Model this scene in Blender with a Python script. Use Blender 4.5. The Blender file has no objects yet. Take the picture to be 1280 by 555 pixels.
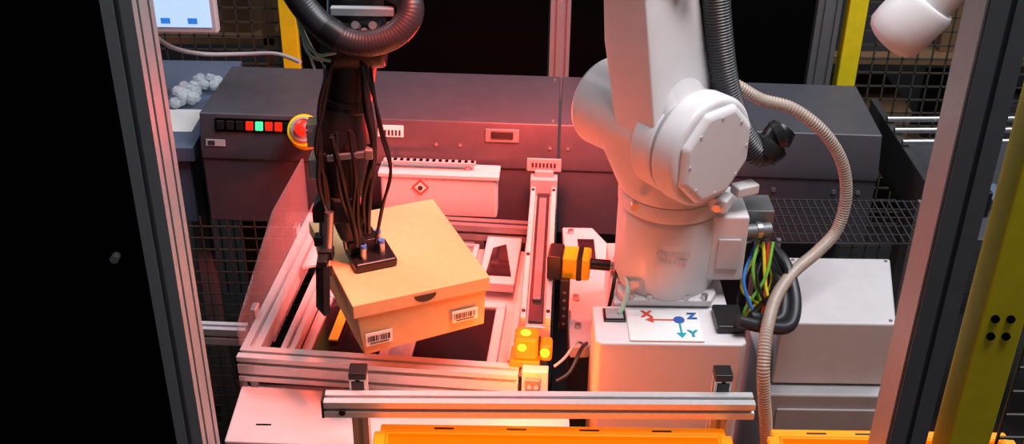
import bpy, bmesh, math, random
from mathutils import Vector, Matrix
random.seed(4)
V=Vector
bpy.context.scene.view_settings.view_transform='Standard'
# ---------------- camera
F=1420.0
cam=bpy.data.cameras.new('camera'); co=bpy.data.objects.new('camera',cam); bpy.context.collection.objects.link(co)
cam.sensor_width=36; cam.lens=36*F/1280; cam.clip_end=50
co.location=(0,-2.338,2.25)
co.rotation_euler=(Matrix.Rotation(math.radians(60),4,'X')@Matrix.Rotation(math.radians(0.8),4,'Z')).to_euler()
bpy.context.scene.camera=co

# ---------------- materials
def mat(name,col,rough=.5,metal=0,noise=0.06,nscale=30,bump=0.0,emit=None,es=0,trans=0,alpha=1,coat=0,spec=.5):
    m=bpy.data.materials.new(name); m.use_nodes=True
    nt=m.node_tree; b=nt.nodes['Principled BSDF']
    b.inputs['Roughness'].default_value=rough; b.inputs['Metallic'].default_value=metal
    b.inputs['Specular IOR Level'].default_value=spec
    tc=nt.nodes.new('ShaderNodeTexCoord'); n=nt.nodes.new('ShaderNodeTexNoise')
    n.inputs['Scale'].default_value=nscale; n.inputs['Detail'].default_value=4
    nt.links.new(tc.outputs['Object'],n.inputs['Vector'])
    r=nt.nodes.new('ShaderNodeValToRGB')
    c=V(col[:3])
    r.color_ramp.elements[0].position=.3; r.color_ramp.elements[1].position=.7
    r.color_ramp.elements[0].color=(*(c*(1-noise)),1); r.color_ramp.elements[1].color=(*[min(1,x*(1+noise)) for x in c],1)
    nt.links.new(n.outputs['Fac'],r.inputs['Fac']); nt.links.new(r.outputs['Color'],b.inputs['Base Color'])
    if bump:
        bp=nt.nodes.new('ShaderNodeBump'); bp.inputs['Strength'].default_value=bump; bp.inputs['Distance'].default_value=.002
        nt.links.new(n.outputs['Fac'],bp.inputs['Height']); nt.links.new(bp.outputs['Normal'],b.inputs['Normal'])
    if emit: b.inputs['Emission Color'].default_value=(*emit,1); b.inputs['Emission Strength'].default_value=es
    b.inputs['Transmission Weight'].default_value=trans; b.inputs['Alpha'].default_value=alpha
    b.inputs['Coat Weight'].default_value=coat
    return m
M=dict(
 white=mat('robot_white_paint',(.70,.675,.69),.46,coat=.08,noise=.02),
 white2=mat('cabinet_white_paint',(.54,.53,.55),.5,noise=.03),
 grey=mat('light_grey_paint',(.34,.35,.37),.5,noise=.04),
 console=mat('console_grey_paint',(.056,.057,.071),.40,noise=.08),
 bench=mat('bench_blue_grey',(.10,.13,.20),.5),
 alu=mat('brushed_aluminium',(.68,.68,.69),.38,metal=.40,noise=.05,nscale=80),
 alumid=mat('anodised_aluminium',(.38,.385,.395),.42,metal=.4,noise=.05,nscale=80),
 aludark=mat('dark_aluminium',(.20,.205,.215),.45,metal=.5),  # darker aluminium for posts, legs and small fittings
 steel=mat('steel',(.55,.55,.56),.28,metal=.9),
 black=mat('black_paint',(.0008,.0008,.0008),.8,spec=.05),
 blackp=mat('black_plastic',(.010,.010,.011),.35,bump=.1),
 rubber=mat('black_rubber_hose',(.020,.020,.026),.40),
 yellow=mat('yellow_paint',(.78,.62,.01),.45),
 yellows=mat('yellow_sensor_plastic',(.95,.66,.01),.35),
 card=mat('kraft_cardboard',(.66,.42,.20),.75,noise=.04,nscale=60,bump=.05),
 orange=mat('orange_plastic_bin',(.95,.29,.01),.4,emit=(1,.24,.0),es=.5),  # bins are no lamps; their orange glow is put in as emission
 orangel=mat('orange_signal_lens',(.75,.15,.002),.3,emit=(1,.14,.0),es=.8),
 hot=mat('amber_led_hotspot',(.9,.45,.02),.3,emit=(1,.42,.02),es=1.8),
 label=mat('paper_label',(.78,.77,.76),.6,noise=.01),
 ink=mat('ink_black',(.02,.02,.02),.6),
 red=mat('red_plastic',(.75,.03,.01),.35,emit=(1,.03,.01),es=.25),
 redglow=mat('lit_red_button',(.9,.03,.01),.3,emit=(1,.03,.01),es=.3),
 green=mat('lit_green_button',(.05,.7,.25),.3,emit=(.05,1,.35),es=1.0),
 blue=mat('blue_fitting',(.05,.2,.65),.35),
 teal=mat('teal_print',(.0,.32,.38),.5),
 dblue=mat('blue_print',(.03,.10,.4),.5),
 redp=mat('red_print',(.75,.06,.03),.5),
 hose=mat('beige_spiral_hose',(.40,.32,.27),.38),
 wgreen=mat('wire_green',(.20,.5,.05),.4), wyellow=mat('wire_yellow',(.8,.68,.03),.4),
 wteal=mat('wire_pale_teal',(.40,.62,.5),.4),
 wred=mat('wire_red',(.6,.05,.03),.4),
 screen=mat('screen_lit',(.2,.35,.6),.3,emit=(.52,.72,1.0),es=.85,noise=.02),
 screend=mat('screen_icon',(.02,.1,.4),.3,emit=(.03,.2,.7),es=.8),
 acr=mat('acrylic_panel',(.75,.5,.5),.04,alpha=.14),
 dark=mat('dark_glass',(.02,.012,.015),.08),
 mesh=mat('fence_wire',(.05,.045,.035),.5),
 wire=mat('dark_wire',(.05,.05,.055),.4,metal=.4),
 floor=mat('floor_concrete',(.035,.035,.04),.6,nscale=3,noise=.3),
 wall=mat('wall_dark',(.01,.01,.012),.8),
 film=mat('plastic_bag_film',(.70,.76,.82),.12,alpha=.45),
 brown=mat('brown_carton',(.22,.12,.06),.8),
)
# ---------------- helpers
def G(name,loc=(0,0,0),rz=0):
    e=bpy.data.objects.new(name,None); e.empty_display_size=.05
    e.location=loc; e.rotation_euler=(0,0,math.radians(rz)); bpy.context.collection.objects.link(e); return e
def fin(g,name,me,m,bev=0,smooth=True,seg=2):
    o=bpy.data.objects.new(name,me); bpy.context.collection.objects.link(o)
    if g: o.parent=g
    if m: me.materials.append(M[m])
    if smooth:
        for p in me.polygons: p.use_smooth=True
        if bev<=0:
            md=o.modifiers.new('es','EDGE_SPLIT'); md.split_angle=math.radians(35)
    if bev>0:
        md=o.modifiers.new('b','BEVEL'); md.width=bev; md.segments=seg; md.limit_method='ANGLE'; md.angle_limit=math.radians(32); md.harden_normals=True
    return o
def tomesh(name,bm):
    bmesh.ops.recalc_face_normals(bm,faces=bm.faces)
    me=bpy.data.meshes.new(name); bm.to_mesh(me); bm.free(); return me
def box(g,name,c,s,m,rz=0,bev=.002,rx=0,ry=0):
    bm=bmesh.new(); bmesh.ops.create_cube(bm,size=1)
    bmesh.ops.scale(bm,vec=s,verts=bm.verts)
    o=fin(g,name,tomesh(name,bm),m,bev)
    o.location=c; o.rotation_euler=(math.radians(rx),math.radians(ry),math.radians(rz)); return o
def bx(g,name,x0,x1,y0,y1,z0,z1,m,bev=.002):
    return box(g,name,((x0+x1)/2,(y0+y1)/2,(z0+z1)/2),(x1-x0,y1-y0,z1-z0),m,0,bev)
def ring(c,n,r,seg=32):
    n=V(n).normalized(); a=n.orthogonal().normalized(); b=n.cross(a)
    return [V(c)+a*math.cos(t)*r+b*math.sin(t)*r for t in [2*math.pi*i/seg for i in range(seg)]]
def hull(g,name,pts,m,bev=0):
    bm=bmesh.new()
    for p in pts: bm.verts.new(p)
    r=bmesh.ops.convex_hull(bm,input=bm.verts)
    bmesh.ops.delete(bm,geom=list({e for e in r['geom_interior'] if isinstance(e,bmesh.types.BMVert)}),context='VERTS')
    bmesh.ops.dissolve_limit(bm,angle_limit=math.radians(1.5),verts=bm.verts,edges=bm.edges)
    return fin(g,name,tomesh(name,bm),m,bev,seg=3)
def cyl(g,name,p0,p1,r,m,r2=None,seg=24,bev=0):
    p0=V(p0);p1=V(p1); n=p1-p0; r2=r if r2 is None else r2
    bm=bmesh.new(); A=[bm.verts.new(p) for p in ring(p0,n,r,seg)]; B=[bm.verts.new(p) for p in ring(p1,n,r2,seg)]
    for i in range(seg): bm.faces.new([A[i],A[(i+1)%seg],B[(i+1)%seg],B[i]])
    bm.faces.new(A[::-1]); bm.faces.new(B)
    return fin(g,name,tomesh(name,bm),m,bev)
def lathe(g,name,c,n,prof,m,seg=32):
    n=V(n).normalized(); bm=bmesh.new(); rs=[]
    for d,r in prof: rs.append([bm.verts.new(p) for p in ring(V(c)+n*d,n,max(r,1e-4),seg)])
    for A,B in zip(rs,rs[1:]):
        for i in range(seg): bm.faces.new([A[i],A[(i+1)%seg],B[(i+1)%seg],B[i]])
    bm.faces.new(rs[0][::-1]); bm.faces.new(rs[-1])
    return fin(g,name,tomesh(name,bm),m)
def crom(pts,step):
    P=[V(p) for p in pts]; P=[P[0]*2-P[1]]+P+[P[-1]*2-P[-2]]
    out=[]
    for i in range(1,len(P)-2):
        a,b,c,d=P[i-1:i+3]; k=max(6,int((c-b).length/step*3))
        for j in range(k):
            t=j/k
            out.append(.5*((2*b)+(c-a)*t+(2*a-5*b+4*c-d)*t*t+(3*b-a-3*c+d)*t**3))
    out.append(P[-2])
    res=[out[0]]; acc=0
    for a,b in zip(out,out[1:]):
        L=(b-a).length
        while L>0 and acc+L>=step:
            f=(step-acc)/L; a=a+(b-a)*f; L=(b-a).length; res.append(a.copy()); acc=0
        acc+=L
    return res
def sweep(g,name,pts,r,m,step=.01,rib=0,pitch=.01,seg=12):
    if rib: step=pitch/5
    P=crom(pts,step); bm=bmesh.new(); rs=[]; up=None
    for i,p in enumerate(P):
        t=(P[min(i+1,len(P)-1)]-P[max(i-1,0)]).normalized()
        if up is None: up=t.orthogonal().normalized()
        up=(up-t*up.dot(t)).normalized(); b=t.cross(up)
        rr=r*(1+rib*(math.sin(2*math.pi*i*step/pitch))) if rib else r
        rs.append([bm.verts.new(p+up*math.cos(a)*rr+b*math.sin(a)*rr) for a in [2*math.pi*k/seg for k in range(seg)]])
    for A,B in zip(rs,rs[1:]):
        for i in range(seg): bm.faces.new([A[i],A[(i+1)%seg],B[(i+1)%seg],B[i]])
    bm.faces.new(rs[0][::-1]); bm.faces.new(rs[-1])
    o=fin(g,name,tomesh(name,bm),m)
    return o
def profile(g,name,p0,p1,w,h,m='alu',up=(0,0,1),nw=1,nh=1,so=.008,sd=.009):
    p0=V(p0);p1=V(p1);t=(p1-p0).normalized(); u=V(up); u=(u-t*u.dot(t)).normalized(); s=t.cross(u)
    poly=[]
    def side(a,b,inn,n):
        a=V(a);b=V(b);d=(b-a); L=d.length; d.normalize(); inn=V(inn); poly.append(a)
        for k in range(n):
            c=a+d*(L*(k+.5)/n)
            for q in [c-d*so/2, c-d*so/2+inn*.003, c-d*so+inn*.003, c-d*so*.6+inn*sd, c+d*so*.6+inn*sd, c+d*so+inn*.003, c+d*so/2+inn*.003, c+d*so/2]: poly.append(q)
    W=w/2;H=h/2
    side((-W,-H),(W,-H),(0,1),nw); side((W,-H),(W,H),(-1,0),nh); side((W,H),(-W,H),(0,-1),nw); side((-W,H),(-W,-H),(1,0),nh)
    bm=bmesh.new()
    A=[bm.verts.new(p0+s*q.x+u*q.y) for q in poly]; B=[bm.verts.new(p1+s*q.x+u*q.y) for q in poly]
    n=len(poly)
    for i in range(n): bm.faces.new([A[i],A[(i+1)%n],B[(i+1)%n],B[i]])
    bm.faces.new(A[::-1]); bm.faces.new(B)
    return fin(g,name,tomesh(name,bm),m,smooth=False)
def boxes(g,name,lst,m):
    bm=bmesh.new()
    for (c,s) in lst:
        r=bmesh.ops.create_cube(bm,size=1)
        bmesh.ops.scale(bm,vec=s,verts=r['verts']); bmesh.ops.translate(bm,vec=c,verts=r['verts'])
    return fin(g,name,tomesh(name,bm),m,smooth=False)
def fence(name,x0,x1,z0,z1,y,step=.05,w=.0035,axis='x'):
    g=G(name); L=[]
    n=int((x1-x0)/step); k=int((z1-z0)/step)
    for i in range(n+1):
        x=x0+i*step
        L.append(((x,y,(z0+z1)/2),(w,w,z1-z0)) if axis=='x' else ((y,x,(z0+z1)/2),(w,w,z1-z0)))
    for i in range(k+1):
        z=z0+i*step
        L.append((((x0+x1)/2,y,z),(x1-x0,w,w)) if axis=='x' else ((y,(x0+x1)/2,z),(w,x1-x0,w)))
    boxes(g,'wire_grid',L,'mesh'); return g
def prism(g,name,poly,z0,z1,m,bev=.002):
    bm=bmesh.new(); A=[bm.verts.new((x,y,z0)) for x,y in poly]; B=[bm.verts.new((x,y,z1)) for x,y in poly]; n=len(poly)
    for i in range(n): bm.faces.new([A[i],A[(i+1)%n],B[(i+1)%n],B[i]])
    bm.faces.new(A[::-1]); bm.faces.new(B)
    return fin(g,name,tomesh(name,bm),m,bev)
def prismx(g,name,poly,x0,x1,m,bev=.003):
    bm=bmesh.new(); A=[bm.verts.new((x0,y,z)) for y,z in poly]; B=[bm.verts.new((x1,y,z)) for y,z in poly]; n=len(poly)
    for i in range(n): bm.faces.new([A[i],A[(i+1)%n],B[(i+1)%n],B[i]])
    bm.faces.new(A[::-1]); bm.faces.new(B)
    return fin(g,name,tomesh(name,bm),m,bev)
def barcode(g,name,c,w,h,axis_m):
    R=Matrix(axis_m).transposed().to_4x4()
    o=box(g,name,c,(w,h,.0012),'label',bev=0); o.matrix_local=Matrix.Translation(V(c))@R
    L=[];x=-w*.42
    while x<w*.42:
        ww=random.choice([.0008,.0016,.0024]); L.append(((x,h*.05,.001),(ww,h*.45,.0006))); x+=ww+random.choice([.001,.0018])
    L.append(((0,-h*.32,.001),(w*.7,h*.08,.0006)))
    s=boxes(g,name+'_bars',L,'ink'); s.matrix_local=Matrix.Translation(V(c))@R
    return o

# ---------------- room shell
f=bx(None,'floor',-5,5,-4,5,-.1,0,'floor',0)
bx(None,'wall_back',-5,5,5,5.1,0,4,'wall',0)
bx(None,'wall_left',-5.1,-5,-4,5,0,4,'wall',0)
bx(None,'wall_right',5,5.1,-4,5,0,4,'wall',0)

# ---------------- near guard frame
g=G('aluminium_guard_post')
profile(g,'extrusion',(-.49,-.96,0),(-.49,-.96,2.6),.08,.04,'alumid',up=(1,0,0),nw=2,nh=1)
g=G('guard_door_panel')
bx(g,'panel',-1.9,-.512,-1.0,-.96,.02,2.6,'black',0)
cyl(g,'bolt',(-.548,-1.0,1.415),(-.548,-1.012,1.415),.006,'steel')
g=G('aluminium_guard_post')
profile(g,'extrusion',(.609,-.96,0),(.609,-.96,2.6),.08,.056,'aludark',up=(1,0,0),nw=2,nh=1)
bx(g,'inner_cover_strip',.577,.581,-.996,-.93,0,2.6,'alumid',.001)
g=G('yellow_fence_post')
bx(g,'tube',.672,.735,-1.0,-.94,0,2.6,'yellow',.004)
for z in (1.0,1.03,1.30,1.33): 
    for x in (.69,.712): cyl(g,'bolt_hole',(x,-1.0,z),(x,-1.004,z),.006,'black')
bx(g,'foot_plate',.65,.757,-1.02,-.92,0,.01,'yellow')
fence('wire_mesh_fence',.76,1.9,.05,2.2,-.97,.045,.004)

# ---------------- rear guard
g=G('yellow_fence_post'); bx(g,'tube',-.70,-.65,.88,.93,0,2.2,'yellow',.003); bx(g,'foot_plate',-.72,-.63,.86,.95,0,.01,'yellow')
g=G('yellow_fence_post'); bx(g,'tube',.985,1.04,.88,.93,0,2.2,'yellow',.003); bx(g,'foot_plate',.965,1.06,.86,.95,0,.01,'yellow')
g=G('aluminium_guard_post'); profile(g,'extrusion',(.136,.91,0),(.136,.91,2.2),.04,.06,'alumid',up=(1,0,0),nh=2)
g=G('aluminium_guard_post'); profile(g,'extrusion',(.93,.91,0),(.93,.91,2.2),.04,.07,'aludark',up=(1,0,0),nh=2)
g=G('black_guard_panel'); bx(g,'sheet',-.645,.10,.90,.92,.02,2.2,'black')
g=G('black_guard_panel'); bx(g,'sheet',.17,.89,.90,.92,.02,2.2,'black')
fence('wire_mesh_fence',-1.7,-.72,.05,2.2,.95,.045,.005)
fence('wire_mesh_fence',1.06,2.0,.05,2.2,.95,.045,.005)
fence('wire_mesh_fence',-1.3,-.35,.05,.78,.215,.035,.003)
g=G('storage_rack')
for x in (1.0,2.2): 
    for y in (1.4,1.9): bx(g,'upright',x,x+.04,y,y+.04,0,2,'aludark')
for z in (.3,.75,1.2): bx(g,'shelf',1.0,2.24,1.4,1.94,z,z+.03,'brown')
for i,(x,z) in enumerate([(1.1,.78),(1.5,.78),(1.9,.78),(1.15,.33),(1.6,.33),(1.2,1.23),(1.7,1.23)]):
    bx(g,'carton_%d'%i,x,x+.3,1.45,1.8,z,z+.22+.03*(i%3),'brown' if i%2 else 'console')
g=G('storage_rack')
for x in (-2.2,-.9): 
    for y in (1.5,1.9): bx(g,'upright',x,x+.04,y,y+.04,0,2,'brown')
for z in (.4,.75,1.1): bx(g,'shelf',-2.2,-.86,1.5,1.94,z,z+.03,'brown')
for i,(x,z) in enumerate([(-1.9,.78),(-1.5,.78),(-1.2,.78),(-1.8,1.13),(-1.3,1.13)]):
    bx(g,'carton_%d'%i,x,x+.25,1.55,1.85,z,z+.2,'brown')

# ---------------- bench + monitor
g=G('workbench')
bx(g,'top',-1.6,-.82,.27,.86,.91,.95,'bench')
bx(g,'apron',-1.58,-.84,.29,.31,.72,.91,'bench')
for x in (-1.55,-.87):
    for y in (.33,.80): bx(g,'leg',x,x+.04,y,y+.04,0,.91,'aludark')
g=G('touchscreen_monitor')
bx(g,'housing',-1.16,-.77,.46,.49,1.185,1.50,'white2',.008)
bx(g,'screen',-1.145,-.785,.457,.460,1.205,1.485,'screen',0)
for i,x in enumerate((-.90,-.83)): 
    bx(g,'icon_%d'%i,x-.014,x+.010,.455,.457,1.215,1.230,'screend',0)
bx(g,'stand_neck',-1.0,-.95,.49,.52,.97,1.3,'aludark'); bx(g,'stand_foot',-1.1,-.97,.44,.62,.95,.965,'aludark')
g=G('white_power_cable'); sweep(g,'cable',[(-.98,.53,1.17),(-.93,.56,1.11),(-.86,.60,1.075),(-.76,.64,1.06),(-.66,.62,1.07),(-.58,.56,1.07)],.006,'grey')
g=G('bag_of_plastic_caps')
for i in range(26):
    x=-.93+random.random()*.10; y=.50+random.random()*.16; z=.958+random.random()*.022
    lathe(g,'cap_%d'%i,(x,y,z),(random.uniform(-.5,.5),random.uniform(-.5,.5),1),[(0,.014),(.012,.015),(.018,.011)],'film',seg=14)
bx(g,'paper_sheet',-.96,-.845,.36,.5,.951,.953,'label',0)

# ---------------- console
g=G('control_console',(-.777,.578,0),-2.6)
prof=[(0,0),(0,1.05),(-.31,1.05),(-.335,.965),(-.335,.935),(-.33,.93),(-.33,.75),(-.10,.62),(-.10,0)]
prismx(g,'cabinet_left',prof,0,.905,'console',.004)
prismx(g,'cabinet_right',prof,.909,1.70,'console',.004)
a=math.atan2(.025,.085)
def onp(x,t,off):
    y=-.31-.025*t/.0886-off*math.cos(a); z=1.05-.085*t/.0886+off*math.sin(a); return (x,y,z)
box(g,'button_strip',onp(.143,.028,.002),(.205,.004,.034),'black',rx=-16.4)
for i in range(8):
    x=.056+i*.0245
    box(g,'push_button_%d'%i,onp(x,.028,.007),(.018,.010,.022),['blackp','blackp','blackp','red','green','red','redglow','blackp'][i],rx=-16.4,bev=.001)
box(g,'name_plate',onp(.040,.075,.002),(.05,.003,.018),'grey',rx=-16.4)
box(g,'name_plate_print',onp(.030,.075,.004),(.018,.002,.012),'ink',rx=-16.4)
box(g,'white_label',onp(.485,.03,.002),(.065,.003,.03),'label',rx=-16.4)
L=[((-.022+k*.009,0,0),(.005,.001,.014)) for k in range(6)]
o=boxes(g,'white_label_print',L,'ink'); o.location=onp(.485,.034,.004); o.rotation_euler=(math.radians(-16.4),0,0)
box(g,'latch_frame',onp(.765,.032,.003),(.085,.006,.034),'aludark',rx=-16.4)
box(g,'latch_handle',onp(.765,.03,.008),(.055,.008,.018),'blackp',rx=-16.4)
for x in (.42,.60,.66,.885,.93,1.1): 
    p=onp(x,.06,.0); q=onp(x,.06,.004); cyl(g,'screw',p,q,.004,'steel')
for x in (1.2,1.45,1.6,1.66): cyl(g,'screw',(x,-.33,.90),(x,-.334,.90),.006,'aludark')
for x in (.89,): 
    for y in (-.03,-.29): cyl(g,'top_screw',(x,y,1.05),(x,y,1.053),.004,'steel')

g=G('emergency_stop_button',(-.515,.163,1.053))
n=V((.05,-.8,.6))
lathe(g,'yellow_base',(0,.05,-.03),n,[(0,.042),(.03,.042),(.042,.040)],'yellows')
lathe(g,'white_guard_ring',(0,.05,-.03),n,[(.041,.031),(.050,.032),(.054,.030),(.054,.026),(.045,.024)],'grey')
lathe(g,'mushroom_head',(0,.05,-.03),n,[(.045,.012),(.06,.014),(.062,.020),(.072,.019),(.078,.010)],'redglow')
box(g,'bracket',(0,.085,-.065),(.05,.03,.06),'blackp')

# ---------------- table / transfer unit
tb=G('aluminium_transfer_table',(-.554,-.438,0),-4.9)
profile(tb,'front_rail',(0,-.02,.82),(.575,-.02,.82),.04,.06,nh=2)
bx(tb,'front_end_cap',-.004,0,-.04,0,.79,.85,'black')
profile(tb,'left_rail',(.02,0,.83),(.02,.56,.83),.04,.04)
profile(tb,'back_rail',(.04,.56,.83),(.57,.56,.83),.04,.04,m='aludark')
profile(tb,'inner_rail',(.085,.02,.81),(.085,.54,.81),.03,.03)
profile(tb,'right_rail',(.565,.01,.83),(.565,.54,.83),.03,.04)
for x,y in ((.02,-.02),(.02,.58),(.555,.03),(.555,.58)):
    profile(tb,'leg',(x,y,0),(x,y,.79),.04,.04,m='aludark',up=(1,0,0))
for y in (0.03,.56): profile(tb,'lower_brace',(.04,y,.25),(.535,y,.25),.04,.04,m='aludark')
bx(tb,'base_sheet',.10,.55,.02,.55,.765,.78,'white2')
def window(x0,x1,y0,y1,t=.022,z=.80):
    bx(tb,'window_glass',x0,x1,y0,y1,z-.02,z-.006,'dark')
    bx(tb,'window_frame_front',x0-t,x1+t,y0-t,y0,z-.02,z,'white2',.004)
    bx(tb,'window_frame_back',x0-t,x1+t,y1,y1+t,z-.02,z,'white2',.004)
    bx(tb,'window_frame_side_a',x0-t,x0,y0,y1,z-.02,z,'white2',.004)
    bx(tb,'window_frame_side_b',x1,x1+t,y0,y1,z-.02,z,'white2',.004)
window(.125,.27,.06,.27); window(.34,.50,.05,.27)
bx(tb,'drive_plate',.45,.535,.33,.54,.80,.825,'white2',.004)
prism(tb,'drive_plate_marking',[(.465,.36),(.525,.36),(.50,.50),(.47,.48)],.826,.828,'dark',0)
bx(tb,'belt_bed',.12,.43,.31,.54,.785,.80,'white2')
for i in range(6): cyl(tb,'roller_%d'%i,(.13,.335+i*.036,.806),(.42,.335+i*.036,.806),.012,'steel')
bx(tb,'yellow_marker_strip',.155,.175,.10,.24,.802,.806,'yellow',0)
prism(tb,'gusset_plate',[(.05,.30),(.13,.34),(.05,.50)],.85,.856,'white2',0)
ac=G('acrylic_guard',(-.554,-.438,0),-4.9)
prismx(ac,'side_sheet',[(0.0,.85),(.56,.85),(.56,1.0),(.30,1.0),(.0,.90)],-.006,-.001,'acr',0)
prismx(ac,'inner_sheet',[(0.02,.85),(.40,.85),(.40,.97),(.20,.97)],.060,.064,'acr',0)
bx(ac,'sheet_clip_a',-.012,.0,.10,.13,.83,.87,'steel'); bx(ac,'sheet_clip_b',-.012,.0,.45,.48,.83,.87,'steel')
la=G('linear_axis',(0,0,0),-2.7)
bx(la,'base',.040,.102,-.44,.13,.875,.91,'alu')
bx(la,'side_strip_a',.040,.052,-.44,.13,.91,.935,'alu'); bx(la,'side_strip_b',.090,.102,-.44,.13,.91,.935,'alu')
bx(la,'belt',.056,.086,-.43,.12,.91,.918,'rubber')
bx(la,'slider_cover',.062,.080,-.36,.08,.918,.926,'aludark')
bx(la,'end_block',.038,.104,.115,.150,.875,.955,'grey')
bx(la,'end_motor',.048,.094,.13,.165,.93,.97,'grey')
for y in (-.40,.08): bx(la,'riser',.045,.097,y,y+.04,.0,.875,'aludark')
bx(la,'name_plate',.028,.112,.140,.144,.965,1.0,'grey'); bx(la,'name_plate_post',.062,.078,.144,.152,.93,.99,'aludark')
o=boxes(la,'name_plate_print',[((.042+k*.009,.1385,.983),(.005,.001,.012)) for k in range(7)],'ink')
for y in (-.42,-.2,.1):
    for x in (.046,.096): cyl(la,'cap_screw',(x,y,.935),(x,y,.938),.004,'blackp')
g=G('pneumatic_unit_housing',(0,0,0),-3)
bx(g,'housing',-.335,-.045,.13,.185,.83,.943,'white2',.008)
bx(g,'foot',-.30,-.08,.14,.18,0,.83,'aludark')
prismx(g,'lid',[(.125,.941),(.19,.941),(.19,.953),(.125,.953)],-.34,-.04,'white2')
bx(g,'perforated_bar',-.33,-.10,.15,.17,.966,.974,'grey'); 
for x in (-.31,-.12): bx(g,'bar_post',x-.006,x+.006,.155,.165,.953,.966,'grey')
for i in range(14): bx(g,'slot_%d'%i,-.32+i*.016,-.312+i*.016,.154,.166,.974,.975,'black',0)
o=box(g,'warning_diamond',(-.235,.128,.915),(.030,.003,.030),'redp',ry=45,bev=0)
o=box(g,'warning_diamond_inner',(-.235,.1265,.915),(.021,.003,.021),'label',ry=45,bev=0)
cyl(g,'warning_symbol',(-.235,.125,.915),(-.235,.123,.915),.006,'ink')
g=G('robot_side_bracket_plate')
prism(g,'plate',[(.125,-.40),(.160,-.40),(.205,-.36),(.235,-.12),(.235,.02),(.20,.10),(.125,.10)],.80,.83,'white2',.004)
bx(g,'plate_slot',.16,.20,-.08,.04,.83,.832,'dark',0)
bx(g,'support',.14,.20,-.15,-.05,0,.80,'aludark')
for y in (-.33,-.22,.07): cyl(g,'bolt',(.145,y,.83),(.145,y,.84),.007,'steel')

# orange signal unit
g=G('orange_signal_lamp',(.035,-.475,0),-4)
bx(g,'lens',-.026,.022,-.022,.022,.866,.918,'orangel',.006)
bx(g,'lens_side',.026,.050,-.018,.018,.862,.90,'orangel',.006)
for i,(x,z) in enumerate(((-.010,.897),(.036,.885))):
    lathe(g,'led_%d'%i,(x,-.018,z),(0,-1,0),[(0,.010),(.005,.009),(.008,.005)],'hot')
lathe(g,'led_top',(-.004,0,.916),(0,0,1),[(0,.012),(.004,.010),(.007,.005)],'hot')
bx(g,'lens_holder',-.034,.026,-.026,.026,.850,.866,'orangel',.002)
bx(g,'lens_arm',.022,.026,-.012,.012,.87,.905,'blackp')
bx(g,'bracket',-.008,.045,-.050,-.027,.80,.86,'alu')
bx(g,'connector',.0,.03,-.060,-.050,.815,.845,'aludark')
for x in (.008,.022): cyl(g,'bracket_screw',(x,-.060,.83),(x,-.063,.83),.005,'steel')
bx(g,'pole',-.0,.02,-.045,-.03,0,.80,'aludark')
# barcode sensor
g=G('yellow_barcode_scanner',(.14,-.29,.965),-8)
bx(g,'body',-.030,.028,-.028,.028,-.022,.03,'yellows',.005)
bx(g,'reader_head',-.062,-.030,-.03,.03,-.026,.032,'blackp',.004)
bx(g,'black_band',.0,.012,-.029,.029,-.023,.031,'blackp',.002)
cyl(g,'connector',(.028,0,.005),(.07,0,.005),.012,'blackp')
cyl(g,'cable_gland',(.07,0,.005),(.085,0,.005),.008,'steel')
box(g,'mount_arm',(-.02,-.045,-.075),(.020,.012,.13),'blackp')
box(g,'mount_foot',(-.02,-.02,-.13),(.022,.06,.012),'aludark')
for k in range(5): cyl(g,'plate_hole_%d'%k,(-.02,-.0505,-.12+k*.02),(-.02,-.052,-.12+k*.02),.0035,'aludark')
g=G('sensor_cable'); sweep(g,'cable',[(.222,-.30,.97),(.235,-.42,1.0),(.225,-.45,.97),(.215,-.46,.955)],.005,'wteal')
sweep(g,'cable_b',[(.222,-.30,.965),(.215,-.36,.985),(.200,-.40,.92),(.185,-.37,.84)],.004,'blackp')
sweep(g,'cable_c',[(.16,-.40,.84),(.145,-.45,.86),(.12,-.50,.84),(.09,-.52,.83)],.004,'blackp')
sweep(g,'cable_d',[(.15,-.40,.84),(.135,-.44,.87),(.11,-.48,.86),(.085,-.50,.85)],.003,'grey')

# ---------------- shoe box
th=math.atan2(.108,.255)
sb=G('shoe_box',(-.231,-.4045,0),math.degrees(th))
L=.335;W=.272
zt=1.07;zb=.957
def tray(g,name,w,l,z0,z1,m,taper=0,drop=None):
    pts=[]
    bm=bmesh.new()
    for z,s in ((z0,taper),(z1,0)):
        pts.append([bm.verts.new((sx*(w/2-s),sy*(l/2-s),z)) for sx,sy in((-1,-1),(1,-1),(1,1),(-1,1))])
    A,B=pts
    if drop:
        for v,dz in zip(A,drop): v.co.z-=dz[1]; v.co.x+=dz[0]
    for i in range(4): bm.faces.new([A[i],A[(i+1)%4],B[(i+1)%4],B[i]])
    bm.faces.new(A[::-1]); bm.faces.new(B)
    return fin(g,name,tomesh(name,bm),m,.0025)
tray(sb,'box_body',W-.01,L-.01,zb,zt-.004,'card',.004,drop=((.010,.010),(0,0),(0,0),(.004,.004)))
tray(sb,'lid',W,L,zt-.030,zt,'card',0)
pts=[(.022*math.cos(t),-.0155*math.sin(t)) for t in [math.pi*k/14 for k in range(15)]]
bm=bmesh.new(); A=[bm.verts.new((x+.005,-L/2-.0008,zt-.008+y)) for x,y in pts]; bm.faces.new(A)
fin(sb,'thumb_hole',tomesh('thumb_hole',bm),'ink')
fr=[(1,0,0),(0,0,1),(0,-1,0)]
barcode(sb,'barcode_label',(-.088,-L/2+.0025,zb+.028),.052,.028,fr)
barcode(sb,'shipping_label',(.085,-L/2+.0025,zb+.036),.052,.026,fr)

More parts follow.
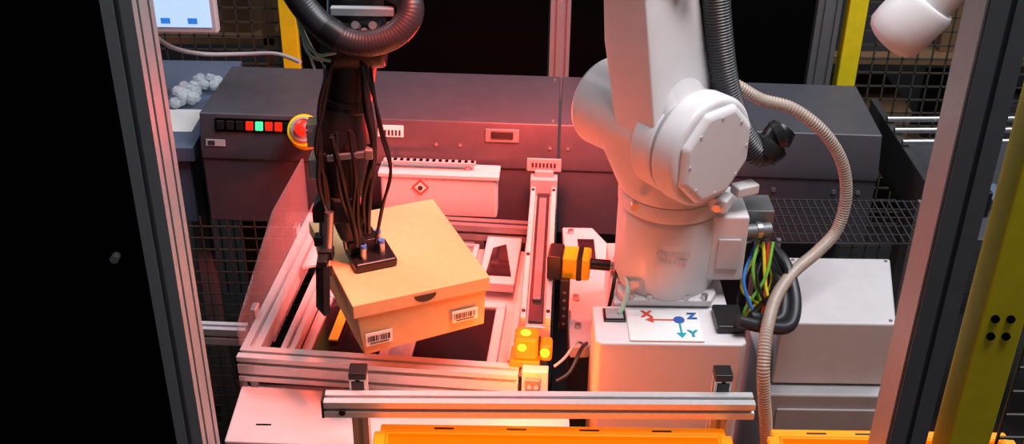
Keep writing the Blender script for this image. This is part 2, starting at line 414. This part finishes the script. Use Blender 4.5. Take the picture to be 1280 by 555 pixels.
# ---------------- gripper robot (left)
gr=G('robot_suction_gripper')
cx,cy=-.275,-.45
hz=1.0705
def rot(px,py,a=th): return (cx+px*math.cos(a)-py*math.sin(a), cy+px*math.sin(a)+py*math.cos(a))
box(gr,'suction_plate',(cx,cy,hz+.010),(.085,.085,.020),'blackp',rz=math.degrees(th),bev=.006)
box(gr,'upper_plate',(cx-.02,cy+.015,hz+.034),(.06,.05,.028),'blackp',rz=math.degrees(th))
box(gr,'riser_block',(cx-.025,cy+.02,hz+.07),(.04,.035,.06),'blackp',rz=math.degrees(th))
for i,(px,py) in enumerate(((-.02,-.025),(.018,-.018),(.022,.02))):
    x,y=rot(px,py); cyl(gr,'fitting_%d'%i,(x,y,hz+.018),(x,y,hz+.045),.006,'steel'); cyl(gr,'fitting_collar_%d'%i,(x,y,hz+.045),(x,y,hz+.052),.0062,'blue')
for i,(px,py) in enumerate(((-.045,.01),(-.005,.03))):
    x,y=rot(px,py); cyl(gr,'thin_rod_%d'%i,(x,y,hz+.03),(x-.01,y+.01,1.19),.005,'steel')
for i,(x,y) in enumerate(((-.352,-.50),(-.368,-.45))):
    cyl(gr,'cylinder_%d'%i,(x,y,1.09),(x+.01,y+.01,1.20),.009,'steel'); cyl(gr,'cylinder_cap_%d'%i,(x,y,1.085),(x,y,1.105),.0078,'blue')
    bx(gr,'clamp_%d'%i,x-.014,x+.014,y-.012,y+.012,1.105,1.125,'blackp')
    cyl(gr,'cup_%d'%i,(x,y,1.0705),(x,y,1.088),.013,'blackp',r2=.008)
hull(gr,'side_shade_paddle',[(-.352,-.575,1.02),(-.340,-.57,1.02),(-.352,-.54,1.11),(-.340,-.535,1.11),(-.368,-.53,1.11),(-.372,-.545,1.02)],'blackp',.002)  # black paddle, also stands in for the shaded left face of the box
bx(gr,'paddle_arm',-.365,-.345,-.54,-.49,1.105,1.12,'blackp')
hull(gr,'cross_block',[(x,y,z) for x in(-.378,-.280) for y in (-.475,-.41) for z in (1.165,1.195)]+[(x,y,1.215) for x in(-.36,-.29) for y in (-.47,-.42)],'blackp',.003)
hull(gr,'tool_changer',ring((-.310,-.44,1.115),(0,0,1),.024)+ring((-.315,-.44,1.17),(0,0,1),.036),'blackp',.003)
hull(gr,'wrist_housing',ring((-.322,-.43,1.205),(0,0,1),.040)+ring((-.322,-.42,1.25),(0,0,1),.052)+ring((-.322,-.42,1.35),(0,0,1),.048)+ring((-.313,-.41,1.40),(0,0,1),.040),'blackp',.004)
lathe(gr,'wrist_flange',(-.322,-.43,1.200),(0,0,1),[(0,.038),(.010,.038),(.011,.043),(.016,.043)],'aludark')
hull(gr,'forearm',ring((-.308,-.41,1.375),(.1,.1,1),.044)+ring((-.295,-.40,1.50),(0,0,1),.052),'blackp',.004)
lathe(gr,'joint_band',(-.310,-.41,1.390),(.1,.1,1),[(0,.048),(.010,.048)],'blackp')
hull(gr,'upper_joint',ring((-.34,-.42,1.50),(1,0,0),.045)+ring((-.23,-.42,1.51),(1,0,0),.045),'blackp',.006)
hull(gr,'upper_arm',ring((-.29,-.38,1.52),(0,0,1),.05)+ring((-.27,-.36,1.80),(0,0,1),.055),'blackp',.006)
bx(gr,'valve_block',-.376,-.356,-.475,-.44,1.325,1.372,'steel')
bx(gr,'valve_block_low',-.374,-.354,-.485,-.44,1.265,1.305,'steel')
for i in range(3): cyl(gr,'valve_port_%d'%i,(-.372+i*.008,-.475,1.36),(-.372+i*.008,-.484,1.36),.0035,'steel')
box(gr,'sensor_bracket',(-.298,-.485,1.315),(.085,.008,.012),'steel',ry=-8)
box(gr,'sensor_bracket_clip',(-.262,-.478,1.32),(.014,.03,.02),'aludark')
for i in range(9):
    x=-.32+.015*i; cyl(gr,'terminal_%d'%i,(x,-.455,1.540+.012*(i%2)),(x,-.475,1.550+.012*(i%2)),.007,'steel' if i%2 else 'aludark')
bx(gr,'terminal_plate',-.32,-.21,-.455,-.44,1.57,1.585,'grey')
sweep(gr,'dress_pack_hose',[(-.405,-.44,1.70),(-.383,-.45,1.62),(-.352,-.46,1.573),(-.31,-.475,1.542),(-.262,-.48,1.530),(-.213,-.475,1.542),(-.183,-.46,1.571),(-.187,-.44,1.600),(-.225,-.42,1.615)],.0235,'rubber',rib=.005,pitch=.006,seg=24)
cyl(gr,'hose_clamp',(-.328,-.468,1.552),(-.300,-.478,1.537),.0255,'blackp')
def cab(P,n,r,m='blackp',s=.006):
    for k in range(n):
        j=lambda: V((random.uniform(-s,s),random.uniform(-s,s),random.uniform(-s,s)))
        sweep(gr,'cable',[V(p)+j() for p in P],r,m,step=.012,seg=8)
cab([(-.265,-.46,1.48),(-.262,-.47,1.40),(-.258,-.475,1.32),(-.272,-.475,1.22),(-.280,-.46,1.13)],4,.0045)
cab([(-.260,-.45,1.48),(-.240,-.46,1.36),(-.228,-.465,1.28),(-.242,-.47,1.20),(-.268,-.46,1.11)],2,.003)
cab([(-.325,-.47,1.49),(-.345,-.485,1.41),(-.353,-.49,1.33),(-.350,-.49,1.25),(-.345,-.48,1.16)],3,.0045)
cab([(-.325,-.488,1.36),(-.318,-.493,1.27),(-.305,-.485,1.18),(-.290,-.475,1.12)],4,.0045,s=.006)
cab([(-.295,-.483,1.36),(-.287,-.488,1.27),(-.295,-.48,1.18),(-.283,-.475,1.11)],3,.004,s=.006)
cab([(-.385,-.42,1.60),(-.375,-.45,1.54),(-.350,-.470,1.50),(-.32,-.475,1.50)],3,.003,'wteal',s=.01)
cab([(-.385,-.42,1.58),(-.372,-.44,1.52),(-.34,-.470,1.475)],2,.0025,'label',s=.01)

# ---------------- white six axis robot
rb=G('industrial_robot_arm')
bxc,byc=.318,-.33
hull(rb,'base_foot',[(bxc+sx*.085,byc+sy*.10,z) for sx in(-1,1) for sy in (-1,1) for z in(.956,.972)]+[(bxc+sx*.10,byc+sy*.07,z) for sx in(-1,1) for sy in (-1,1) for z in(.956,.972)],'white',.004)
lathe(rb,'base_column',(bxc,byc,.97),(0,0,1),[(0,.100),(.008,.103),(.02,.104),(.165,.104),(.172,.101),(.175,.098)],'white',64)
lathe(rb,'turret_ring',(bxc,byc,1.146),(0,0,1),[(0,.099),(.004,.105),(.03,.106),(.035,.104)],'white',64)
bx(rb,'base_connector_box',.395,.468,-.40,-.27,1.00,1.15,'white',.006)
bx(rb,'connector_plate',.41,.455,-.405,-.40,1.03,1.10,'white2',.002)
for i in range(5): cyl(rb,'base_bolt_%d'%i,(bxc-.075+i*.037,byc-.093,.972),(bxc-.075+i*.037,byc-.093,.982),.007,'steel')
d=V((.64,-.77,0)); S=V((.268,-.33,1.32)); e=V((.77,.64,0))
C1=S+d*.155; C0=S-d*.145
hull(rb,'turret_body',ring((bxc,byc,1.18),(0,0,1),.104,40)+ring(S-d*.06,d,.088,40)+ring(S+d*.03,d,.088,40),'white',.006)
hull(rb,'shoulder_motor_housing',ring(C0,d,.078,40)+ring(C0+d*.015,d,.092,40)+ring(S,d,.088,40),'white',.006)
cyl(rb,'motor_cover',C0,C0-d*.006,.060,'white',bev=.003,seg=40)
top=V((.222,-.33,1.74)); S2=S+V((.008,0,-.010))
def slab(c,r,d0,d1,n=40): return ring(c+d*d0,d,r,n)+ring(c+d*d1,d,r,n)
hull(rb,'shoulder_disc_rear',slab(S2,.106,.035,.088,48),'white',.008)
hull(rb,'shoulder_disc',slab(S2,.109,.091,.150,48),'white',.012)
cyl(rb,'shoulder_seam',S2+d*.086,S2+d*.093,.103,'grey',seg=48)
def octa(c,r,dd): return [c+d*dd+(e*math.cos(t)+V((0,0,1))*math.sin(t))*r for t in [math.radians(22.5+45*k) for k in range(8)]]
hull(rb,'shoulder_cap',octa(S2,.104,.15)+octa(S2,.092,.164),'white',.008)
for k in range(8):
    t=math.radians(45*k); p=S2+d*.1625+(e*math.cos(t)+V((0,0,1))*math.sin(t))*.077
    cyl(rb,'cap_screw_%d'%k,p,p+d*.003,.003,'white2')
hull(rb,'lower_arm_link',slab(S,.086,-.005,.09)+slab(V((.240,-.33,1.50)),.062,-.04,.05)+slab(top,.056,-.045,.045),'white',.010)
hull(rb,'lower_arm_cover',slab(S+V((0,0,.01)),.070,.085,.104)+slab(V((.238,-.33,1.47)),.042,.03,.066),'white',.006)
hull(rb,'elbow_housing',ring(top-d*.09,d,.085)+ring(top+d*.09,d,.085),'white',.01)
box(rb,'hard_stop_lug',(.40,-.40,1.185),(.05,.04,.03),'white',rz=-30,bev=.005)
box(rb,'hard_stop_arm',(.455,-.375,1.20),(.05,.03,.022),'white',rz=25,bev=.004)
cyl(rb,'lug_bolt',(.395,-.425,1.185),(.392,-.432,1.185),.008,'steel')
for i,(x,z) in enumerate(((.235,1.19),(.385,1.205))):
    cyl(rb,'lifting_eye_%d'%i,(x,-.425 if i==0 else -.40,z),(x,-.44 if i==0 else -.415,z),.008,'steel')
L=[]
for k in range(7): L.append(((-.03+k*.010,0,.006),(.006,.001,.011)))
for k in range(6): L.append(((-.025+k*.010,0,-.010),(.006,.001,.008)))
o=boxes(rb,'embossed_logo',L,'white2'); o.location=(bxc+.0,byc-.1043,1.075)
lathe(rb,'orange_brake_label',(.315,-.31,1.495),(1,-.3,0),[(0,.026),(.02,.026)],'orange')
for i in range(3): cyl(rb,'elbow_fitting_%d'%i,(.262+.03*i,-.38,1.625),(.266+.03*i,-.405,1.610),.012,'white2')

g=G('black_corrugated_hose')
sweep(g,'hose',[(.365,-.33,1.70),(.364,-.34,1.60),(.374,-.35,1.52),(.395,-.36,1.42),(.425,-.36,1.34),(.465,-.36,1.275),(.495,-.35,1.265)],.0255,'rubber',rib=.035,pitch=.0055,seg=20)
lathe(g,'hose_connector',(.485,-.36,1.262),(.5,.35,.6),[(0,.028),(.02,.034),(.03,.034),(.032,.028),(.05,.030),(.07,.026)],'blackp')
lathe(g,'hose_flange',(.505,-.35,1.30),(.8,.1,.35),[(0,.03),(.012,.032),(.02,.02)],'blackp')
g=G('beige_spiral_hose')
sweep(g,'hose',[(.335,-.22,1.30),(.36,-.22,1.345),(.40,-.22,1.375),(.45,-.22,1.35),(.50,-.22,1.322),(.56,-.24,1.312),(.625,-.25,1.268),(.675,-.25,1.20),(.697,-.25,1.12),(.688,-.26,1.045),(.64,-.31,1.02),(.575,-.38,1.01),(.525,-.46,1.0),(.492,-.55,.985),(.482,-.60,.94),(.488,-.61,.88),(.502,-.61,.80),(.512,-.61,.70),(.512,-.61,.4)],.0125,'hose',rib=.06,pitch=.006,seg=14)
g=G('robot_cable_harness')
for i in range(3):
    cyl(g,'plug_%d'%i,(.468,-.37+.04*i,1.10-.03*i),(.52,-.36+.04*i,1.10-.03*i),.014,'aludark'); cyl(g,'plug_ring_%d'%i,(.49,-.365+.04*i,1.10-.03*i),(.50,-.363+.04*i,1.10-.03*i),.017,'steel')
bx(g,'terminal_box',.47,.53,-.34,-.27,1.10,1.13,'aludark')
cols=['wgreen','wyellow','blackp','wgreen','blackp','wyellow','wred','blackp','blue','wyellow','blackp','blackp']
for i,cn in enumerate(cols):
    a0=V((.50+.01*(i%4),-.36+.01*(i%3),1.07-.01*(i%3))); b0=V((.47+.006*i,-.40-.004*i,.90))
    m0=a0.lerp(b0,.4)+V((.04*math.sin(i*2.1),-.02,.02*math.cos(i*1.7))); m1=a0.lerp(b0,.75)+V((.03*math.cos(i*1.3),-.02,.0))
    sweep(g,'wire_%d'%i,[a0,m0,m1,b0],.0035,cn,step=.012,seg=8)
sweep(g,'thick_cable_a',[(.53,-.30,1.03),(.560,-.36,1.02),(.572,-.43,.98),(.552,-.49,.955),(.50,-.51,.965),(.44,-.52,.985)],.013,'rubber',seg=14)
sweep(g,'thick_cable_b',[(.52,-.30,1.01),(.545,-.38,1.00),(.548,-.44,.975),(.53,-.48,.96),(.47,-.49,.975)],.012,'rubber',seg=14)

# ---------------- robot pedestal
g=G('robot_pedestal')
prism(g,'front_cabinet',[(.165,-.54),(.175,-.55),(.45,-.55),(.46,-.54),(.46,-.42),(.165,-.42)],0,.95,'white',.005)
bx(g,'plinth',.21,.44,-.42,-.18,0,.955,'white',.004)
bx(g,'corner_socket',.185,.230,-.48,-.435,.95,.954,'dark'); bx(g,'socket_lid',.19,.225,-.475,-.44,.954,.958,'grey')
bx(g,'corner_block',.405,.460,-.515,-.435,.95,.968,'blackp',.004)
bx(g,'axis_plate',.232,.376,-.545,-.44,.95,.954,'label',0)
def arrow(name,p0,p1,m,w=.004,hw=.010):
    p0=V((*p0,0));p1=V((*p1,0)); t=(p1-p0).normalized(); n=V((-t.y,t.x,0)); q=p1-t*.016
    poly=[p0+n*w/2,q+n*w/2,q+n*hw,p1,q-n*hw,q-n*w/2,p0-n*w/2]
    prism(g,name,[(p.x,p.y) for p in poly],.954,.955,m,0)
arrow('x_arrow',(.335,-.475),(.268,-.475),'redp'); arrow('y_arrow',(.335,-.478),(.335,-.535),'teal')
cyl(g,'z_dot',(.335,-.475,.954),(.335,-.475,.956),.011,'dblue')
def txt(g,name,s,loc,size,m,rot=(0,0,0)):
    c=bpy.data.curves.new(name,'FONT'); c.body=s; c.size=size; c.extrude=.0004; c.align_x='CENTER'; c.align_y='CENTER'; c.offset=.0012
    o=bpy.data.objects.new(name,c); bpy.context.collection.objects.link(o); o.parent=g; o.location=loc; o.rotation_euler=rot; c.materials.append(M[m]); return o
txt(g,'letter_x','X',(.272,-.457,.9555),.028,'redp'); txt(g,'letter_z','Z',(.362,-.462,.9555),.028,'dblue'); txt(g,'letter_y','Y',(.357,-.522,.9555),.028,'teal')

# ---------------- controller cabinet right
g=G('robot_controller_cabinet')
prism(g,'upper_housing',[(.56,-.40),(.80,-.40),(.86,-.14),(.62,-.14)],.74,.90,'white2',.006)
bx(g,'lower_housing',.55,.84,-.43,-.16,0,.735,'grey',.006)
bx(g,'front_door',.57,.82,-.436,-.43,.08,.70,'grey',.003)
for i in range(6): bx(g,'vent_%d'%i,.62,.76,-.438,-.436,.45+.02*i,.457+.02*i,'black',0)
for x,y in ((.58,-.39),(.79,-.39),(.635,-.155),(.845,-.155)): cyl(g,'corner_screw',(x,y,.90),(x,y,.902),.004,'steel')
g=G('wire_shelf')
L=[]
for i in range(22): L.append(((.60+i*.018,-.03,.935),(.003,.20,.003)))
for i in range(6): L.append(((.79,-.13+i*.04,.932),(.40,.003,.003)))
boxes(g,'grid',L,'wire')
for x in (.60,.98):
    for y in (-.125,.065): bx(g,'post',x,x+.012,y,y+.012,0,.935,'aludark')
g=G('steel_conveyor_rails')
for i in range(3): cyl(g,'rail_%d'%i,(1.0,.30+i*.07,.98),(2.0,.34+i*.07,.98),.008,'steel')
bx(g,'side_plate',1.0,1.02,.1,.6,.85,.97,'wire'); bx(g,'tray',1.02,2,.05,.6,.80,.84,'console'); bx(g,'leg',1.05,1.1,.3,.35,0,.80,'aludark'); bx(g,'leg_b',1.8,1.85,.3,.35,0,.80,'aludark')
for i in range(14): 
    bx(g,'part_%d'%i,1.04+.06*i,1.08+.06*i,.10+.03*(i%3),.2+.03*(i%4),.84,.87+.02*(i%3),['aludark','console','blackp','bench'][i%4])
g=G('overhead_camera_housing')
lathe(g,'barrel',(.705,-.30,1.478),(.42,-.10,.62),[(0,.01),(.0,.035),(.006,.048),(.018,.056),(.04,.058),(.10,.058),(.108,.053),(.11,.046),(.2,.044)],'white',48)
sweep(g,'arm',[(.775,-.32,1.58),(.82,-.34,1.68),(.86,-.35,1.95)],.03,'white',seg=16)

# ---------------- front rail, plate, bins
g=G('front_guide_rail',(0,0,0),.8)
profile(g,'rail',(-.343,-.722,.935),(.432,-.722,.935),.036,.034,nh=1)
cyl(g,'thin_rod',(-.255,-.722,.912),(.365,-.722,.912),.007,'blackp')  # thin black cylinder along the underside of the rail
for n,x in (('a',-.285),('b',.378)):
    profile(g,'post_'+n,(x,-.688,.0),(x,-.688,.975),.03,.03,up=(1,0,0),m='alu')
    bx(g,'post_cap_'+n,x-.016,x+.016,-.705,-.672,.975,.990,'blackp'); bx(g,'clamp_'+n,x-.012,x+.012,-.704,-.700,.95,.972,'blackp')
cyl(g,'bolt_a',(-.31,-.74,.932),(-.31,-.745,.932),.006,'blackp')
bx(g,'left_bracket',-.348,-.343,-.74,-.704,.915,.955,'blackp')
g=G('white_chute_plate')
prism(g,'plate',[(-.552,-.648),(-.20,-.66),(.12,-.66),(.12,-.505),(-.555,-.465)],.765,.775,'white2',.003)
bx(g,'slot',-.50,-.47,-.60,-.596,.775,.776,'black',0)
bx(g,'support',-.45,-.40,-.56,-.52,0,.765,'aludark'); bx(g,'support_b',0,.05,-.60,-.56,0,.765,'aludark')
g=G('side_crossbar'); profile(g,'bar',(-1.2,-.30,.80),(-.57,-.33,.80),.03,.04)
profile(g,'bar_leg',(-1.1,-.30,0),(-1.1,-.30,.78),.03,.03,up=(1,0,0),m='aludark')
g=G('idler_wheel')
lathe(g,'wheel',(-.50,-.69,.72),(0,-.2,1),[(0,.035),(.02,.035)],'label'); lathe(g,'hub',(-.50,-.69,.72),(0,-.2,1),[(.02,.02),(.026,.018)],'redp')
bx(g,'wheel_post',-.51,-.49,-.69,-.67,0,.73,'aludark')
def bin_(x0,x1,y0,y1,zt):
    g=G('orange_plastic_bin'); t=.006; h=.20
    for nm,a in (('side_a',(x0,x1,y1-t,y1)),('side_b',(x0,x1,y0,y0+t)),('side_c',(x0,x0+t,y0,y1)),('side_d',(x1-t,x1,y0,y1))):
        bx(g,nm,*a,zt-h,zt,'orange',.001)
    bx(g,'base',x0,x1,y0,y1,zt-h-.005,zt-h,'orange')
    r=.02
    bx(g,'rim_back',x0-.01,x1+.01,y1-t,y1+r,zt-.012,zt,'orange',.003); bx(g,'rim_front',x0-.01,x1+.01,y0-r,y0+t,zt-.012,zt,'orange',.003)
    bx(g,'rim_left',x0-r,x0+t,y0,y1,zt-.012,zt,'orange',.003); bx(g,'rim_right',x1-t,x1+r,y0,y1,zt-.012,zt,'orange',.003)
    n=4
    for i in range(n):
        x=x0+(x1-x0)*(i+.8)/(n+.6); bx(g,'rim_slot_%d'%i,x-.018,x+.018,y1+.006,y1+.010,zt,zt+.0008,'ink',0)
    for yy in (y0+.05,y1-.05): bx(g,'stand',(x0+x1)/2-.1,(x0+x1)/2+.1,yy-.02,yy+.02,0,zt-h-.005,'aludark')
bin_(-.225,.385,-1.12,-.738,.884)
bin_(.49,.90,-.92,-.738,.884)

# ---------------- lights
def area(name,loc,target,size,power,col,sy=None):
    l=bpy.data.lights.new(name,'AREA'); l.energy=power; l.color=col; l.size=size
    if sy: l.shape='RECTANGLE'; l.size_y=sy
    o=bpy.data.objects.new(name,l); bpy.context.collection.objects.link(o); o.location=loc
    o.rotation_euler=(V(target)-V(loc)).to_track_quat('-Z','Y').to_euler(); return o
area('ceiling_light_main',(.9,-.9,3.7),(.2,-.2,.9),1.3,86,(1,.97,.99))
area('ceiling_light_right',(2.2,.4,3.6),(.5,-.2,.9),1.2,42,(.90,.95,1))
area('ceiling_light_left',(-1.8,.8,3.4),(-.3,0,.9),1.0,26,(.92,.95,1))
def pt(name,loc,power,col,r=.05):
    l=bpy.data.lights.new(name,'POINT'); l.energy=power; l.color=col; l.shadow_soft_size=r
    o=bpy.data.objects.new(name,l); bpy.context.collection.objects.link(o); o.location=loc
def spot(name,loc,target,power,col,ang,r=.05,blend=.5):
    l=bpy.data.lights.new(name,'SPOT'); l.energy=power; l.color=col; l.shadow_soft_size=r; l.spot_size=math.radians(ang); l.spot_blend=blend
    o=bpy.data.objects.new(name,l); bpy.context.collection.objects.link(o); o.location=loc
    o.rotation_euler=(V(target)-V(loc)).to_track_quat('-Z','Y').to_euler()
spot('red_scanner_light',(.05,-.10,1.42),(-.02,.14,.9),75,(1,.08,.05),116,.05,.7)
spot('red_sorting_light',(-.10,-.66,1.95),(-.20,-.50,.8),120,(1,.09,.035),46,.06,.9)
pt('red_console_fill',(0.0,.0,1.16),5,(1,.04,.03),.04)  # unseen point light, added to strengthen the red glow on the console
pt('red_scanner_light_low',(-.35,-.1,.92),2.5,(1,.08,.05),.03)
pt('orange_lamp_glow',(.03,-.58,.90),2.2,(1,.16,.01),.03)
w=bpy.data.worlds.new('world'); bpy.context.scene.world=w; w.use_nodes=True
w.node_tree.nodes['Background'].inputs[0].default_value=(.6,.63,.72,1); w.node_tree.nodes['Background'].inputs[1].default_value=.12
